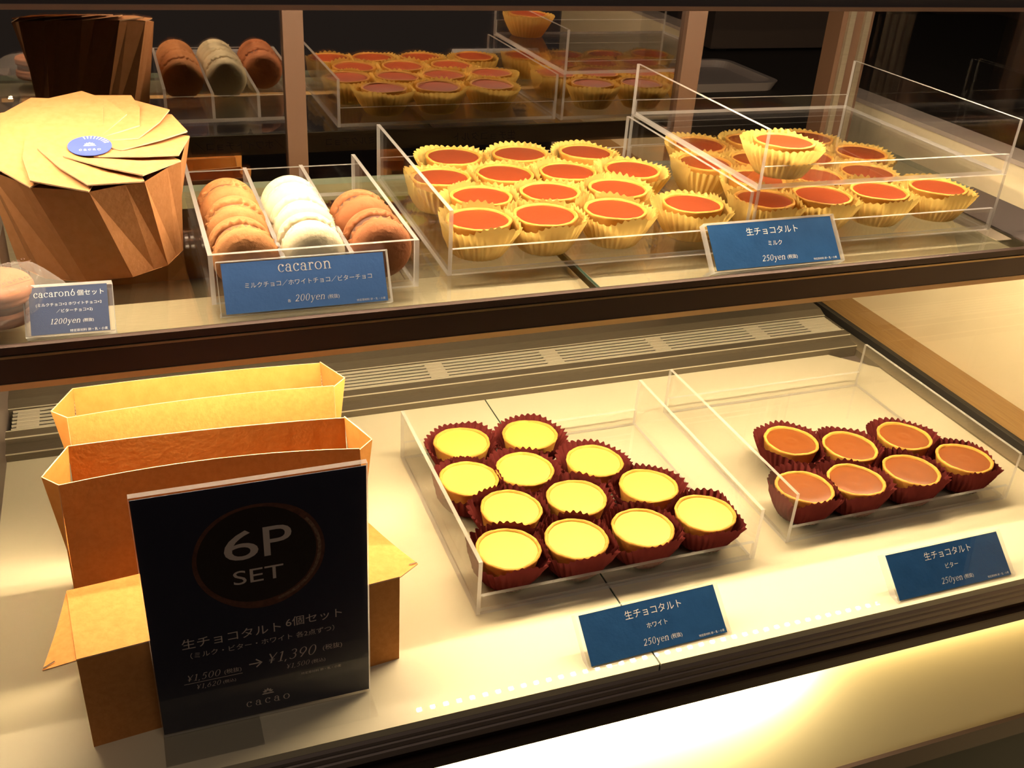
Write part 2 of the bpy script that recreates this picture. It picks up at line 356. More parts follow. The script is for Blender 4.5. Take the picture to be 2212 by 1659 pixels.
# stepped sill and vent grille
MB().prism_x([(.8128, -.006), (.8128, .007), (.827, .009), (.8278, .014), (.840, .0142), (.8400, .0004), (.8765, .0004), (.8765, .0148), (.887, .0195), (.93, .0215), (.93, -.006)], XL, .744).build('vent_sill', M['sill'], case)
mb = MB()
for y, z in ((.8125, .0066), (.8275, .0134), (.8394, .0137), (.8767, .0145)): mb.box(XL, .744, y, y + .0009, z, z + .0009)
mb.build('sill_edge_highlight', M['edge_steel'], case)  # thin pale trims added as highlights along the step edges
vg = MB().box(XL, .744, .8402, .8764, .0010, .0016).build('vent_grille', M['slot'], case)
for k in range(6):
    y = .8422 + k * .0062
    MB().box(XL + .004, .742, y, y + .0019, .0126, .0142).build('slat', M['edge_steel'], vg)
for x in (-.110, .015, .140, .265, .390, .515, .640):
    d = MB()
    for k in range(5):
        y = .8448 + k * .0062; d.box(x - .009, x + .009, y, y + .0036, .0126, .0139)
    d.build('divider', M['edge_steel'], vg)
d = MB()
for k in range(5): d.box(.705, .742, .8448 + k * .0062, .8484 + k * .0062, .0126, .0139)
d.build('divider', M['edge_steel'], vg)
# rear posts with shelf channels, sliding doors
for x0, x1 in ((.724, .764), (XL, XL + .03)):
    p = MB().box(x0, x1, .930, .955, -.006, .42); p.build('corner_post', M['stile'], case)
    for q in (.25, .75):
        xx = x0 + (x1 - x0) * q; MB().box(xx - .0035, xx + .0035, .926, .930, .0, .42).build('shelf_channel', M['steel'], case)
def sliding_door(x0, x1, end=True):
    dr = MB().box(x0 + .018, x1 - (.02 if end else 0), .942, .946, .030, .405).build('sliding_door', M['mirror'], case)
    MB().box(x0, x0 + .018, .935, .951, .022, .42).build('stile', M['stile'], dr)
    if end: MB().box(x1 - .0215, x1, .935, .951, .022, .42).build('stile', M['stile'], dr)
    MB().box(x0 + .018, x1 - (.02 if end else 0), .937, .951, .0216, .030).build('rail', M['stile'], dr)
    MB().box(x0 + .018, x1 - (.02 if end else 0), .937, .951, .405, .42).build('rail', M['stile'], dr)
sliding_door(XL - .25, .1395, False); sliding_door(.140, .5635)
MB().box(XL - .25, .764, .925, .96, -.006, .0215).build('door_track', M['bronze'], case)
# header lamp over the upper shelf
hl = MB().prism_x([(.642, .3960), (.642, .421), (.70, .421), (.70, .3960)], -.35, 1.15).build('header', M['header'], case)
MB().prism_x([(.640, .3937), (.640, .3965), (.6455, .3965), (.6455, .3937)], -.35, 1.15).build('header_lip', M['lip'], case)
dm = MB()
for k in range(75):
    x = -.17 + k * .0125; dm.box(x - .002, x + .002, .6635, .6665, .3945, .3960)
dm.build('lamp_diodes', M['led_up'], case)['kind'] = 'stuff'

# ---------------------------------------------------------------- the glass shelf
sh = thing('glass_shelf', 'glass shelf with a dark bronze front rail across the upper half of the case', 'shelf', (0, 0, H))
for x0, x1 in ((XL, .3005), (.3030, XR)):
    MB().box(x0, x1, .5945, .868, -.0055, 0, [0, 0, 1, 1, 1, 1]).build('shelf_pane', [M['glass'], M['glass_edge']], sh)
MB().box(.3005, .3030, .5945, .868, -.0055, -.0003).build('pane_seam', M['seam'], sh)
MB().prism_x([(.5930, -.0002), (.5905, -.0006), (.5905, -.0056), (.5922, -.0060), (.5922, -.0078), (.5905, -.0082), (.5905, -.0245), (.5940, -.0250), (.5940, -.0085), (.5944, -.0002)], XL, XR).build('front_rail', M['bronze'], sh)
MB().box(XL, XR, .5900, .5921, -.00785, -.0063).build('rail_groove', M['gold'], sh)
MB().prism_x([(.5900, -.0246), (.5902, -.0250), (.5914, -.0294), (.5960, -.0294), (.5960, -.0250)], XL, XR).build('rail_lip', M['lip_glow'], sh)  # lamp glow along the lip is put into its orange colour
MB().box(XL, .698, .5945, .655, -.0105, -.0085).build('rail_flange', M['flange'], sh)
MB().box(.700, XR, .5945, .735, .0002, .0012).build('end_plate', M['dark'], sh)
st = MB().box(XL + .02, XR - .02, .617, .633, -.0165, -.0107).build('lamp_strip', M['steel'], sh)
dm = MB()
for k in range(70):
    x = -.115 + k * .0125; dm.box(x - .002, x + .002, .6235, .6265, -.0180, -.0166)
dm.build('lamp_diodes', M['led_low'], sh)['kind'] = 'stuff'
tp = MB().box(-.08, .70, .8682, .8690, -.0205, -.0005).build('rear_label_tape', M['tape'], sh)
lt = MB()
for body, cx, w in (('／ホワイトチョコ／', .105, .085), ('ミルクチョコ', .215, .05), ('生チョコタルト', .36, .07)):
    t = MB(); letter(t, body, 0, -.0105, w)
    lt.add([(cx - x, .8692, y) for x, y, z in t.v], t.f)
lt.build('label_lettering', M['black'], tp)
for x in (XL + .02, .735):
    MB().prism_x([(.60, -.0165), (.60, -.0195), (.925, -.034), (.925, -.0086), (.85, -.0086)], x - .003, x + .003).build('bracket', M['steel_dark'], sh)

# ---------------------------------------------------------------- acrylic trays
def tray(name, label, x0, x1, y0, y1, z, wall=.0485, lip=.0195, back=.0195, base_z=.0, rot=0, dividers=(), wall2=None, group=None):
    cx, cyy = (x0 + x1) / 2, (y0 + y1) / 2; hx, hy = (x1 - x0) / 2, (y1 - y0) / 2; T = .003
    t = thing(name, label, 'tray', (cx, cyy, z), group); t.rotation_euler = (0, 0, rot)
    am = [M['acrylic'], M['edge']]
    MB().box(-hx + T, hx - T, -hy + T, hy - T, base_z, base_z + .003, [0, 0, 1, 1, 1, 1]).build('base', am, t)
    for s in (-1, 1):
        a, b = (-hx, -hx + T) if s < 0 else (hx - T, hx)
        MB().box(a, b, -hy, hy, 0, wall, [1, 1, 1, 1, 0, 0]).build('side_wall', am, t)
    MB().box(-hx + T, hx - T, -hy, -hy + T, 0, lip, [1, 1, 0, 0, 1, 1]).build('front_lip', am, t)
    MB().box(-hx + T, hx - T, hy - T, hy, 0, back, [1, 1, 0, 0, 1, 1]).build('back_lip', am, t)
    for dx in dividers:
        MB().box(dx - cx - T / 2, dx - cx + T / 2, -hy + T, hy - T, base_z + .003, wall - .006, [1, 1, 1, 1, 0, 0]).build('divider', am, t)
    return t
g = 'clear acrylic trays of tarts'
tray('acrylic_tray', 'clear acrylic tray holding two rows of macaron lanes behind the bright blue card', .0395, .1775, .622, .822, H + .0005, .034, .034, .026, dividers=(.0868, .1318))
tray('acrylic_tray', 'clear acrylic tray of yellow-cupped tarts on the left of the shelf', .2035, .4455, .634, .856, H + .0005, rot=math.radians(-.6), group=g)
tray('acrylic_tray', 'clear acrylic tray of yellow-cupped tarts under the stacked tray', .4495, .6925, .634, .858, H + .0005, rot=math.radians(-.6), group=g)
tray('acrylic_tray', 'clear acrylic tray stacked on another tray, holding a single tart', .4495, .6925, .634, .858, H + .0495, .0465, .0175, .0135, rot=math.radians(-.6), group=g)
tray('acrylic_tray', 'clear acrylic tray of pale yellow tarts on the cream deck', .195, .4275, .5205, .7335, .0005, .048, .0165, .0165, group=g)
tray('acrylic_tray', 'clear acrylic tray of brown-topped tarts in burgundy cups on the deck', .4635, .6945, .531, .745, .0005, .048, .0145, .0165, group=g)

# ---------------------------------------------------------------- tarts
def tart_parts(c, zb, kind, others, bounds, seed, rr=.0320):
    R = random.Random(seed); ph = [R.uniform(0, 6.28) for _ in range(6)]
    N = 180; rb = .0188; levels = (0, .2, .45, .7, .88, 1.0); cup = MB(); rows = []
    cup.v.append((0, 0, .0003))
    for t in levels:
        row = []
        for k in range(N):
            a = 2 * math.pi * k / N
            fold = math.sin(36 * a + .6 * math.sin(3 * a + ph[0]))
            r = rb + (rr - rb) * t ** .85 + fold * (.0003 + .0012 * t)
            r += t * (.0011 * math.sin(2 * a + ph[1]) + .0008 * math.sin(3 * a + ph[2]) + .0004 * math.sin(7 * a + ph[3]))
            h = .0003 + .0250 * t + (t ** 3) * (.0013 * math.sin(a) + .0011 * math.sin(2 * a + ph[4]) + .0007 * math.sin(5 * a + ph[5]) + .00070 * math.sin(36 * a + 1.0))
            x, y = r * math.cos(a), r * math.sin(a)
            for (ox, oy) in others:
                dx, dy = ox - c[0], oy - c[1]; D = math.hypot(dx, dy); ux, uy = dx / D, dy / D
                e = x * ux + y * uy - (D / 2 + .0006)
                if e > 0: x -= ux * e; y -= uy * e; h += min(e, .006) * .6 * t
            for (ax, ay, lim) in bounds:
                e = (x + c[0]) * ax + (y + c[1]) * ay - lim
                if e > 0: x -= ax * e; y -= ay * e; h += e * .3 * t
            q = math.hypot(x, y); mn = (.0195 + .0062 * t) if q > 0 else 0
            if q < mn and t > 0: x *= mn / q; y *= mn / q
            row.append(len(cup.v)); cup.v.append((x, y, h))
        rows.append(row)
    for k in range(N):
        cup.f.append((0, rows[0][(k + 1) % N], rows[0][k])); cup.mi.append(0); cup.sm.append(False)
    for A, B in zip(rows, rows[1:]):
        for k in range(N):
            j = (k + 1) % N; cup.f.append((A[k], A[j], B[j], B[k])); cup.mi.append(0); cup.sm.append(True)
    def jig(r, h, a):
        w = .00035 * math.sin(3 * a + ph[1]) + .0002 * math.sin(11 * a + ph[2]) + .00015 * math.sin(23 * a + ph[3])
        return r + w, h + .00025 * math.sin(4 * a + ph[4])
    cr = MB().lathe([(0, .0012), (.0178, .0012), (.0186, .0020), (.0212, .0120), (.0238, .0238), (.0245, .0254), (.0242, .0262), (.0232, .0265), (.0223, .0262), (.0217, .0250), (.0214, .0235), (0, .0233)], 56, jig=jig)
    if kind == 'bitter': prof = [(.0219, .0247), (.0205, .0252), (.0150, .0251), (.0110, .0254), (.0085, .0251), (.0050, .0254), (.0020, .0257), (0, .0254)]
    else: prof = [(.0219, .0249), (.0205, .0253), (.0150, .0256), (.0080, .0258), (0, .0259)]
    fl = MB().lathe(prof, 48)
    return cup, cr, fl
KIND = {'milk': ('cup_y', 'f_milk'), 'white': ('cup_r', 'f_white'), 'bitter': ('cup_r', 'f_bitter')}
def tart(c, zb, kind, label, group, others, bounds, seed, rr=.0320):
    t = thing('chocolate_tart', label, 'tart', (c[0], c[1], zb), group)
    cup, cr, fl = tart_parts(c, zb, kind, others, bounds, seed, rr)
    cup.build('paper_cup', M[KIND[kind][0]], t); cr.build('crust', M['crust'], t); fl.build('filling', M[KIND[kind][1]], t)
    t.rotation_euler = (math.radians(rnd.uniform(-1.2, 1.2)), math.radians(rnd.uniform(-1.2, 1.2)), 0)
    return t
def tart_set(pts, labels, kind, zb, x0, x1, y0, y1, group, seed):
    bd = [(1, 0, x1 - .0068), (-1, 0, -(x0 + .0065)), (0, 1, y1 - .0035), (0, -1, -(y0 + .0052))]
    for i, (p, l) in enumerate(zip(pts, labels)):
        near = [q for q in pts if q is not p and math.hypot(q[0] - p[0], q[1] - p[1]) < .068]
        tart(p, zb, kind, l, group, near, bd, seed + i)
UL = [(.2345, .6648), (.2870, .6648), (.3455, .6668), (.4130, .6668), (.2532, .7140), (.3108, .7143), (.3696, .7130), (.2355, .7645), (.2904, .7656), (.3457, .7620), (.4045, .7580), (.2625, .8182), (.3235, .8165), (.3850, .8125)]
rows = ('front row', 'second row', 'third row', 'back row'); nth = ('first', 'second', 'third', 'fourth')
lab = [f'milk tart in yellow cup, left shelf tray, {rows[r]}, {nth[k]} from the left' for r, n in enumerate((4, 3, 4, 3)) for k in range(n)]
tart_set(UL, lab, 'milk', H + .0042, .2035, .4455, .634, .856, 'milk chocolate tarts in the left shelf tray', 100)
UR = [(.4790, .6658), (.5346, .6658), (.5928, .6665), (.6551, .6660), (.5032, .7160), (.5608, .7140), (.6179, .7150), (.4800, .7661), (.5349, .7660), (.5900, .7680), (.6520, .7700), (.5054, .8198), (.5640, .8237), (.6300, .8240)]
lab = [f'milk tart in yellow cup under the stacked tray, {rows[r]}, {nth[k]} from the left' for r, n in enumerate((4, 3, 4, 3)) for k in range(n)]
tart_set(UR, lab, 'milk', H + .0042, .4495, .6925, .634, .858, 'milk chocolate tarts in the right shelf tray', 200)
tart((.4830, .6605), H + .0530, 'milk', 'lone milk tart in a yellow cup sitting up in the stacked tray', None, [], [(-1, 0, -.4540)], 300, .0315)
LW = [(.2290, .5515), (.2830, .5490), (.3385, .5475), (.3955, .5510), (.2480, .5985), (.3045, .5980), (.3683, .5970), (.2290, .6463), (.2785, .6475), (.3403, .6431), (.2406, .6995), (.3024, .6963)]
LW = [(x, y) for x, y in LW]
names = ['first from the left in the front row', 'second from the left in the front row', 'third from the left in the front row', 'fourth from the left in the front row',
         'first from the left in the second row', 'second from the left in the second row', 'third from the left in the second row',
         'first from the left in the third row', 'second from the left in the third row', 'third from the left in the third row', 'left one of the back pair', 'right one of the back pair']
tart_set(LW, ['pale yellow tart in burgundy cup, ' + n for n in names], 'white', .0042, .195, .4275, .5205, .7335, 'white chocolate tarts on the deck', 400)
LB = [(.4955, .5600), (.5455, .5575), (.6033, .5575), (.6640, .5600), (.5261, .6268), (.5736, .6050), (.6350, .6060)]
names = ['front left corner of its tray', 'second from the left in the front row', 'third from the left in the front row', 'rightmost in the front row', 'backmost on the left', 'middle of the back three', 'right one of the back three']
tart_set(LB, ['brown-topped tart in a burgundy cup, ' + n for n in names], 'bitter', .0042, .4635, .6945, .531, .745, 'dark chocolate tarts on the deck', 500)

# ---------------------------------------------------------------- macarons (lying on edge in lanes)
def macaron_proto(mat, gan, name, seed, label, group):
    R = random.Random(seed); ph = [R.uniform(0, 6.28) for _ in range(4)]
    t = thing(name, label, 'macaron', (0, 0, 0), group)
    for s in (-1, 1):
        def jig(r, h, a, s=s):
            foot = 1 if abs(h) < .0084 and r > .018 else 0
            return r + foot * (.0008 * math.sin(23 * a + ph[0]) + .0006 * math.sin(37 * a + ph[1]) + .0003 * math.sin(9 * a + ph[2])) + .0003 * math.sin(2 * a + ph[2]), h + foot * s * .0003 * math.sin(23 * a + ph[3])
        prof = [(0, .0040), (.0190, .0042), (.0206, .0048), (.0213, .0062), (.0207, .0076), (.0203, .0083), (.0210, .0092), (.0213, .0110), (.0208, .0135), (.0190, .0162), (.0150, .0185), (.0080, .0198), (0, .0200)]
        MB().lathe([(r, h * s) for r, h in prof], 64, jig=jig, axis='y').build('shell', M[mat], t)
    MB().lathe([(0, -.0042), (.0184, -.0042), (.0190, 0), (.0184, .0042), (0, .0042)], 40, axis='y').build('filling', M[gan], t)
    return t
def lane(mat, gan, name, pts, labels, group, seed):
    p = macaron_proto(mat, gan, name, seed, labels[0], group)
    for i, ((x, y, tilt), l) in enumerate(zip(pts, labels)):
        o = p if i == 0 else dup(p, (x, y, H + .025), l)
        o.location = (x, y, H + .0249 + abs(math.sin(tilt)) * .004); o.rotation_euler = (tilt, rnd.uniform(0, 6.28), math.radians(rnd.uniform(-4, 4)))
pos = ('frontmost', 'second from the front', 'third from the front')
lane('m_milk', 'g_milk', 'macaron', [(.0640, .6462, 0), (.0648, .6872, .02), (.0640, .7290, -.05)], [f'tan milk chocolate macaron, {q} in the left lane' for q in pos], 'milk macarons in the left lane', 1)
lane('m_white', 'g_white', 'macaron', [(.1085, .6462, 0), (.1102, .6868, .01), (.1092, .7275, -.03)], [f'cream white macaron, {q} in the middle lane' for q in pos], 'white macarons in the middle lane', 2)
lane('m_bitter', 'g_bitter', 'macaron', [(.1540, .6462, 0), (.1530, .6885, -.07)], ['reddish brown macaron, front one of two in the right lane', 'reddish brown macaron, rear one of two in the right lane'], 'bitter macarons in the right lane', 3)

# ---------------------------------------------------------------- price cards
def slab_matrix(p_bl, p_br, p_up):
    """local x along the foot, y up the face, z out of the face"""
    bl, br, up = Vector(p_bl), Vector(p_br), Vector(p_up)
    x = (br - bl).normalized(); y = up - x * up.dot(x); y.normalize(); z = x.cross(y)
    m = Matrix((x, y, z)).transposed().to_4x4(); m.translation = bl
    return m
def price_card(label, bl, br, up, h, face, lines, thick=.007):
    w = (Vector(br) - Vector(bl)).length
    c = thing('price_card', label, 'price card', mat=slab_matrix(bl, br, up), group='blue price cards')
    MB().box(-.002, w + .002, 0, h, -thick, 0, [0, 0, 1, 1, 1, 1]).build('acrylic_holder', [M['acrylic'], M['edge']], c)
    MB().box(-.002, w + .002, .0, .003, -thick - .014, -thick, [1, 1, 0, 0, 1, 1]).build('holder_foot', [M['acrylic'], M['edge']], c)
    cd = MB().box(.001, w - .001, .0012, h - .0014, -.0016, -.0010).build('card', face, c)
    t = MB()
    for ln in lines:
        kind, body, fx, fy, fw = ln[:5]
        (roman if kind in 'ri' else letter)(t, body, fx * w, fy * h, fw * w, -.00090, *([.22 if kind == 'i' else 0] if kind in 'ri' else []))
    t.build('lettering', M['white'], cd)
    return c
NOTE = '特定原材料 卵・乳・小麦'
price_card('wide bright blue price card leaning on the macaron tray', (.0455, .6015, H + .001), (.1520, .6005, H + .001), (0, .5, .866), .0350, M['blue'],
           [('r', 'cacaron', .50, .80, .32), ('g', 'ミルクチョコ／ホワイトチョコ／ビターチョコ', .52, .53, .77), ('g', '各', .385, .19, .02), ('i', '200yen', .51, .21, .18), ('g', '(税抜)', .655, .20, .07), ('g', NOTE, .885, .09, .18)])
price_card('navy price card on the shelf in front of the yellow-cupped tarts', (.4005, .5985, H + .001), (.5130, .5985, H + .001), (0, .66, .75), .0385, M['navy'],
           [('g', '生チョコタルト', .50, .77, .41), ('g', 'ミルク', .50, .50, .11), ('i', '250yen', .46, .18, .18), ('g', '(税抜)', .61, .18, .08), ('g', NOTE, .87, .09, .19)])
price_card('small navy price card in front of the kraft gift box', (-.0675, .5985, H + .001), (-.0215, .5965, H + .001), (0, .68, .73), .0325, M['navy_deep'],
           [('r', 'cacaron6', .33, .80, .50), ('g', '個セット', .77, .805, .33), ('g', '(ミルクチョコ×2 ホワイトチョコ×2', .50, .60, .80), ('g', '／ビターチョコ×2)', .56, .47, .44), ('i', '1200yen', .44, .26, .36), ('g', '(税抜)', .72, .26, .13), ('g', NOTE, .72, .08, .46)])
price_card('navy price card on the deck in front of the pale yellow tarts', (.2535, .4480, .001), (.3635, .4510, .001), (0, .76, .65), .0375, M['navy'],
           [('g', '生チョコタルト', .52, .77, .41), ('g', 'ホワイト', .52, .50, .15), ('i', '250yen', .48, .20, .18), ('g', '(税抜)', .63, .20, .08), ('g', NOTE, .88, .09, .19)])
price_card('navy price card on the deck in front of the brown-topped tarts', (.5078, .4430, .001), (.6190, .4435, .001), (0, .74, .67), .0375, M['navy'],
           [('g', '生チョコタルト', .52, .77, .41), ('g', 'ビター', .52, .50, .11), ('i', '250yen', .48, .20, .18), ('g', '(税抜)', .63, .20, .08), ('g', NOTE, .88, .09, .19)])

# ---------------------------------------------------------------- upright set sign
sg = thing('sign_stand', 'tall dark navy set sign in a clear acrylic stand before the kraft boxes', 'sign', mat=Matrix.Translation((-.0213, .4705, 0)) @ Matrix.Rotation(math.radians(.3), 4, 'Z') @ Matrix.Rotation(math.radians(90), 4, 'X'))
W, HS = .1273, .1765
MB().box(-.0003, W + .0003, .0012, HS + .0022, -.0042, 0, [0, 0, 1, 1, 1, 1]).build('acrylic_panel', [M['acrylic'], M['edge']], sg)
MB().box(-.0003, W + .0003, 0, .0012, -.0042, .022, [0, 0, 1, 1, 1, 1]).build('acrylic_foot', [M['acrylic'], M['acrylic']], sg)
cd = MB().box(.0002, W - .0002, .0018, HS - .0006, -.0024, -.0018).build('card', M['midnight'], sg)
px, py = .0213 + .0435, .1250; pr = .0372
pic = MB(); pic.add([(px + pr * math.cos(a), py + pr * math.sin(a) * (1 + .02 * math.sin(3 * a)), -.00172) for a in [k * math.pi / 40 for k in range(80)]], [tuple(range(80))], 0)
pic.add([(px - .0012 + pr * .90 * math.cos(a), py + .001 + pr * .90 * math.sin(a), -.00166) for a in [k * math.pi / 40 for k in range(80)]], [tuple(range(80))], 1)
v, f = ring(px - .0004, py + .0004, pr * .955, pr * .955, .0020, .0020, -75, 38, 30); pic.add([(a, b, -.00160) for a, b in v], f, 2)
pic.build('tart_picture', [M['pic_crust'], M['pic_choc'], M['pic_crust_light']], cd)
hd = MB(); Z = -.00150; X0 = .0213
letter(hd, '6', X0 + .0335, .1347, .0190, Z, height=.0205); letter(hd, 'P', X0 + .0540, .1347, .0160, Z, height=.0205); letter(hd, 'SET', X0 + .0420, .1121, .0285, Z, height=.0100)
hd.build('heading_lettering', M['grey_print'], cd)
tx = MB()
letter(tx, '生チョコタルト', X0 + .0240, .0702, .0570, Z); letter(tx, '6個セット', X0 + .0725, .0718, .0340, Z)
letter(tx, '（ミルク・ビター・ホワイト 各2点ずつ）', X0 + .0420, .0605, .0850, Z)
roman(tx, '¥1,500', X0 + .0058, .0425, .0190, Z, .25); letter(tx, '(税抜)', X0 + .0225, .0425, .0100, Z)
letter(tx, '→', X0 + .0362, .0445, .0080, Z)
roman(tx, '¥1,390', X0 + .0585, .0448, .0290, Z, .25); letter(tx, '(税抜)', X0 + .0830, .0455, .0120, Z)
roman(tx, '¥1,620', X0 + .0080, .0348, .0140, Z, .25); letter(tx, '(税込)', X0 + .0200, .0348, .0075, Z)
roman(tx, '¥1,500', X0 + .0615, .0360, .0140, Z, .25); letter(tx, '(税込)', X0 + .0740, .0360, .0085, Z)
letter(tx, NOTE, X0 + .0755, .0280, .0250, Z)
tx.add([(X0 - .006, .0388, Z), (X0 + .028, .0388, Z), (X0 + .028, .0392, Z), (X0 - .006, .0392, Z)], [(0, 1, 2, 3)])
crest(tx, X0 + .0420, .0185, .0085, Z); roman(tx, 'cacao', X0 + .0418, .0118, .0265, Z, 0, .35)
tx.build('lettering', M['grey_print'], cd)

# ---------------------------------------------------------------- kraft boxes on the deck
def face_strip(mb, A, B, thick=.0008, mi=0, n=10, sag=0, edge=None):
    """board between edge A (bottom, two points) and edge B (top, two points); the top may bow by sag"""
    A0, A1, B0, B1 = (Vector(p) for p in (*A, *B)); pts = []
    nr = (A1 - A0).cross(B0 - A0).normalized()
    for off in (thick / 2, -thick / 2):
        for k in range(n + 1):
            u = k / n; a = A0.lerp(A1, u); b = B0.lerp(B1, u); bow = 4 * u * (1 - u) * sag
            m = a.lerp(b, .55) + nr * bow * .35
            pts += [a + nr * off, m + nr * off, b + nr * (bow + off)]
    q = 3 * (n + 1); fs, mi_ = [], []
    for k in range(n):
        i = 3 * k
        for r in (0, 1):
            fs.append((i + r, i + 3 + r, i + 4 + r, i + 1 + r)); mi_.append(mi)
            fs.append((q + i + r, q + i + 1 + r, q + i + 4 + r, q + i + 3 + r)); mi_.append(mi)
        fs.append((i + 2, i + 5, q + i + 5, q + i + 2)); mi_.append(mi if edge is None else edge)
    for i in (0, 3 * n):
        for r in (0, 1): fs.append((i + r, i + 1 + r, q + i + 1 + r, q + i + r)); mi_.append(mi)
    mb.add(pts, fs, mi_)
KM = [M['kraft'], M['kraft_edge']]
# closed box behind the sign
kb = thing('kraft_box', 'closed long kraft box with winged ends right behind the dark sign', 'box', (0, 0, 0), 'kraft tart boxes')
FL, FR, BR, BL = (-.0612, .4765), (.1318, .4955), (.1252, .5590), (-.0672, .5390); ht = .070
mb = MB(); vs = [(*p, 0) for p in (FL, FR, BR, BL)] + [(*p, ht) for p in (FL, FR, BR, BL)]
mb.add(vs, [(3, 2, 1, 0), (0, 1, 5, 4), (1, 2, 6, 5), (2, 3, 7, 6), (3, 0, 4, 7)]); mb.build('body', M['kraft'], kb)
mb = MB(); mb.plate([(*FL, ht + .0006), (*FR, ht + .0006), (*BR, ht + .0006), (*BL, ht + .0006)], .0010, 0, 1); mb.build('lid', KM, kb)
for a, b, tip in ((FL, BL, (-.0795, .4775, .0665)), (FR, BR, (.1475, .5085, .0675))):
    A, B, Tp = Vector((*a, ht)), Vector((*b, ht)), Vector(tip); n = 6; poly = [A, B]
    for k in range(1, n):
        u = k / n; q = B.lerp(Tp, u); poly.append(q + (A + (B - A) * .5 - q) * .16 * math.sin(math.pi * u) * .6)
    poly.append(Tp)
    mb = MB(); mb.plate(poly, .0009, 0, 1); w = mb.build('wing_flap', KM, kb)
    s = MB(); d = (Tp - A); mid = A.lerp(Tp, .62) + (B - A) * .06; e = A.lerp(Tp, .97) + (B - A) * .015
    nrm = Vector((0, 0, 1)); pp = (e - mid).cross(nrm).normalized() * .0004
    s.add([mid + pp + nrm * .0011, mid - pp + nrm * .0011, e - pp + nrm * .0010, e + pp + nrm * .0010], [(0, 1, 2, 3)]); s.build('slit', M['black'], w)
# open boxes: body with upright lid flaps and gussets at the ends
def open_box(label, c, ang, wb, d, hb, ht_, wt, sag, notch):
    k = thing('kraft_box', label, 'box', (c[0], c[1], 0), 'kraft tart boxes'); k.rotation_euler = (0, 0, ang)
    hw, hd_, tw = wb / 2, d / 2, wt / 2; gd = .0050
    V = Vector
    mb = MB(); face_strip(mb, ((-hw, -hd_, 0), (hw, -hd_, 0)), ((-tw, -hd_ + .008, ht_), (tw, -hd_ + .008, ht_ + .001)), sag=sag, edge=1); mb.build('front_panel', KM, k)
    mb = MB(); face_strip(mb, ((-hw, hd_, 0), (hw, hd_, 0)), ((-tw + .003, hd_ - .004, ht_ + .001), (tw - .003, hd_ - .004, ht_)), sag=-.003, edge=1); mb.build('back_panel', [M['kraft_in'], M['kraft_edge']], k)
    MB().box(-hw + .0006, hw - .0006, -hd_ + .0006, hd_ - .0006, .0002, .0012).build('bottom_panel', M['kraft_in'], k)
    for s in (-1, 1):
        x, t = s * hw, s * tw; yf, yb = -hd_ + .008, hd_ - .004; tipy = -hd_ + .018
        mb = MB()
        tip = V((t + s * .0105, tipy, ht_ + .001))
        mb.plate([V((x, -hd_, 0)), V((x, hd_, 0)), V((x, hd_ - .002, hb)), V((x, -hd_ + .004, hb))], .0008, 0)
        for tri in ([V((x, -hd_ + .004, hb)), V((t, yf, ht_)), tip], [V((x, -hd_ + .004, hb)), tip, V((x, hd_ - .002, hb))], [V((x, hd_ - .002, hb)), tip, V((t - s * .003, yb, ht_ + .001))]):
            mb.plate(tri, .0008, 0, 1)
        mb.build('end_gusset', [M['kraft_in'], M['kraft_edge']], k)
        mb = MB(); mb.plate([V((t, yf, ht_)), tip, tip + V((-s * .004, .004, -.010)), V((t - s * .002, yf + .003, ht_ - .006))], .0007, 0, 1)
        mb.build('corner_tab', KM, k)
    return k
open_box('tall open kraft box standing between the closed box and the backmost box', (.0305, .6010), math.radians(-2.5), .193, .056, .070, .1185, .190, -.010, True)
open_box('backmost open kraft box under the shelf rail', (.0320, .6850), math.radians(-.5), .188, .052, .070, .1190, .186, -.006, False)

# ---------------------------------------------------------------- twisted kraft gift box on the shelf
gb = thing('gift_box', 'round twisted kraft gift box with fanned lid and blue sticker on the shelf', 'box', (-.0255, .7300, H))
def rim(a, r=.0672, dz=0): # rim tilts up towards the back
    x, y = r * math.cos(a), r * math.sin(a) - .003
    return Vector((x, y, .0682 + (y + .0670) * .2 + dz))
N = 12; D2R = math.radians
top = [rim(D2R(-90 + 30 * k)) for k in range(N)]
bot = [Vector((.0558 * math.cos(D2R(-70 + 30 * k)), .0558 * math.sin(D2R(-70 + 30 * k)) + .001, .0004)) for k in range(N)]
mb = MB(); mb.add(bot, [tuple(range(N))[::-1]])
for k in range(N):
    j = (k + 1) % N
    # side k runs from rim corner k to base corner k, folded along its diagonal, the far strip tucked in
    m = (top[j] + bot[k]) / 2; inn = Vector((-m.x, -m.y, 0)).normalized() * .0025
    e1 = top[k].lerp(top[j], .66); e2 = bot[k].lerp(bot[j], .62)
    e1 = e1 + Vector((-e1.x, -e1.y, 0)).normalized() * .0012; e2 = e2 + Vector((-e2.x, -e2.y, 0)).normalized() * .0008
    mb.add([top[k], bot[k], e2, e1], [(0, 1, 2, 3)]); mb.add([e1, e2, bot[j], top[j]], [(0, 1, 2, 3)])
mb.build('body', M['kraft_pale'], gb)
lid = None
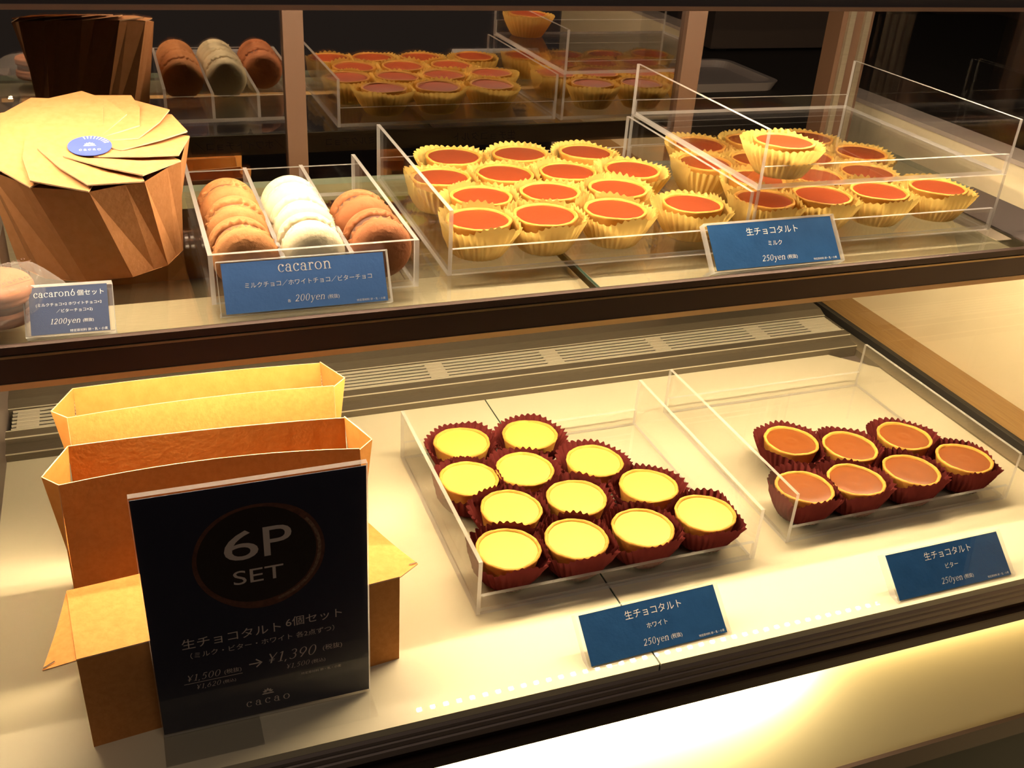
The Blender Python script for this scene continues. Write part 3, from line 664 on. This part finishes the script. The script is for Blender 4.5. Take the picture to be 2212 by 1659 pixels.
for k in range(N):
    a = D2R(-90 + 30 * k); b = D2R(-90 + 30 * (k + 1))
    poly = [rim(a, .0660, .0040), rim(b, .0672, .0004), rim(a + D2R(60), .030, .0012), rim(a + D2R(95), .012, .003), rim(a - D2R(120), .012, .0055), rim(a - D2R(52), .036, .0068), rim(a - D2R(18), .050, .0062)]
    mb = MB(); 
    c0 = sum(poly, Vector()) / len(poly); n = len(poly)
    for off in (0, -.0008):
        pass
    vs = [p for p in poly] + [c0] + [p - Vector((0, 0, .0009)) for p in poly] + [c0 - Vector((0, 0, .0009))]
    fs, mi = [], []
    for i in range(n):
        j = (i + 1) % n
        fs += [(i, j, n), (n + 1 + j, n + 1 + i, 2 * n + 1), (i, n + 1 + i, n + 1 + j, j)]; mi += [0, 0, 1]
    mb.add(vs, fs, mi); mb.build('lid_leaf', [M['kraft_pale'], M['kraft_edge']], gb)
c0 = rim(0, 0, 0); nrm = Vector((0, -.2, 1)).normalized(); ux = Vector((1, 0, 0)); uy = nrm.cross(ux)
sm = Matrix((ux, uy, nrm)).transposed().to_4x4(); sm.translation = Vector((.003, -.0265, .0682 + (.067 - .0265) * .2 + .0078))
st = MB().lathe([(0, -.0004), (.0135, -.0004), (.0135, 0), (0, 0)], 40, smooth=False).build('sticker', M['sticker'], gb); st.matrix_local = sm
lt = MB(); roman(lt, 'cacao', 0, -.0060, .0130, .0003, 0, .3); crest(lt, 0, .0004, .0085, .0003)
for k in range(-4, 5):
    a = D2R(62 + k * 11)
    lt.add([(r * math.cos(a + d), r * math.sin(a + d), .0003) for r, d in ((.0125, -.035), (.0125, .035), (.0092, .02), (.0092, -.02))], [(0, 1, 2, 3)])
lt.build('sticker_print', M['white'], st)

# ---------------------------------------------------------------- macarons wrapped in printed film
def wrapped(label, loc, ang, tilt):
    t = thing('wrapped_macaron', label, 'macaron', loc); t.rotation_euler = (tilt, 0, ang)
    for s in (-1, 1):
        prof = [(0, .0022), (.0185, .0024), (.0205, .0032), (.0208, .0052), (.0203, .0060), (.0210, .0072), (.0208, .0090), (.0195, .0112), (.0160, .0128), (.0080, .0136), (0, .0137)]
        MB().lathe([(r, .0150 + h * s) for r, h in prof], 40).build('shell', M['m_pink'], t)
    MB().lathe([(0, .0126), (.0188, .0126), (.0188, .0174), (0, .0174)], 32).build('filling', M['g_milk'], t)
    mb = MB(); nx, ny = 18, 12; vs, fs = [], []
    for sgn in (1, -1):
        for j in range(ny + 1):
            for i in range(nx + 1):
                u, v = i / nx * 2 - 1, j / ny * 2 - 1
                x, y = u * .040, v * .026 * (1 - .10 * u * u)
                b = max(0, 1 - (abs(u) / .97) ** 3.0) ** .6 * max(0, 1 - abs(v) ** 3.5) ** .6
                z = .0150 + sgn * (.0146 * b) + (.0012 * math.sin(i * 2.4) * (1 if abs(u) > .75 else .15))
                vs.append((x, y, max(z, .0004)))
    q = (nx + 1) * (ny + 1)
    for o in (0, q):
        for j in range(ny):
            for i in range(nx):
                a = o + j * (nx + 1) + i; fs.append((a, a + 1, a + nx + 2, a + nx + 1))
    mb.add(vs, fs, 0, True); fm = mb.build('wrapper', M['film'], t)
    tx = MB()
    for cx, cy, w in ((.006, -.012, .016), (-.012, .004, .014), (.018, .010, .014)):
        s = MB(); roman(s, 'cacao', cx, cy, w, .0300, 0, .3); tx.add(s.v, s.f)
        tx.add([(cx - .009, cy - .0042, .0300), (cx + .009, cy - .0042, .0300), (cx + .009, cy - .0038, .0300), (cx - .009, cy - .0038, .0300)], [(0, 1, 2, 3)])
    tx.build('wrapper_print', M['print_dark'], fm)
wrapped('film-wrapped macaron at the shelf end behind the small navy card', (-.0845, .6280, H + .0006), D2R(33), .10)
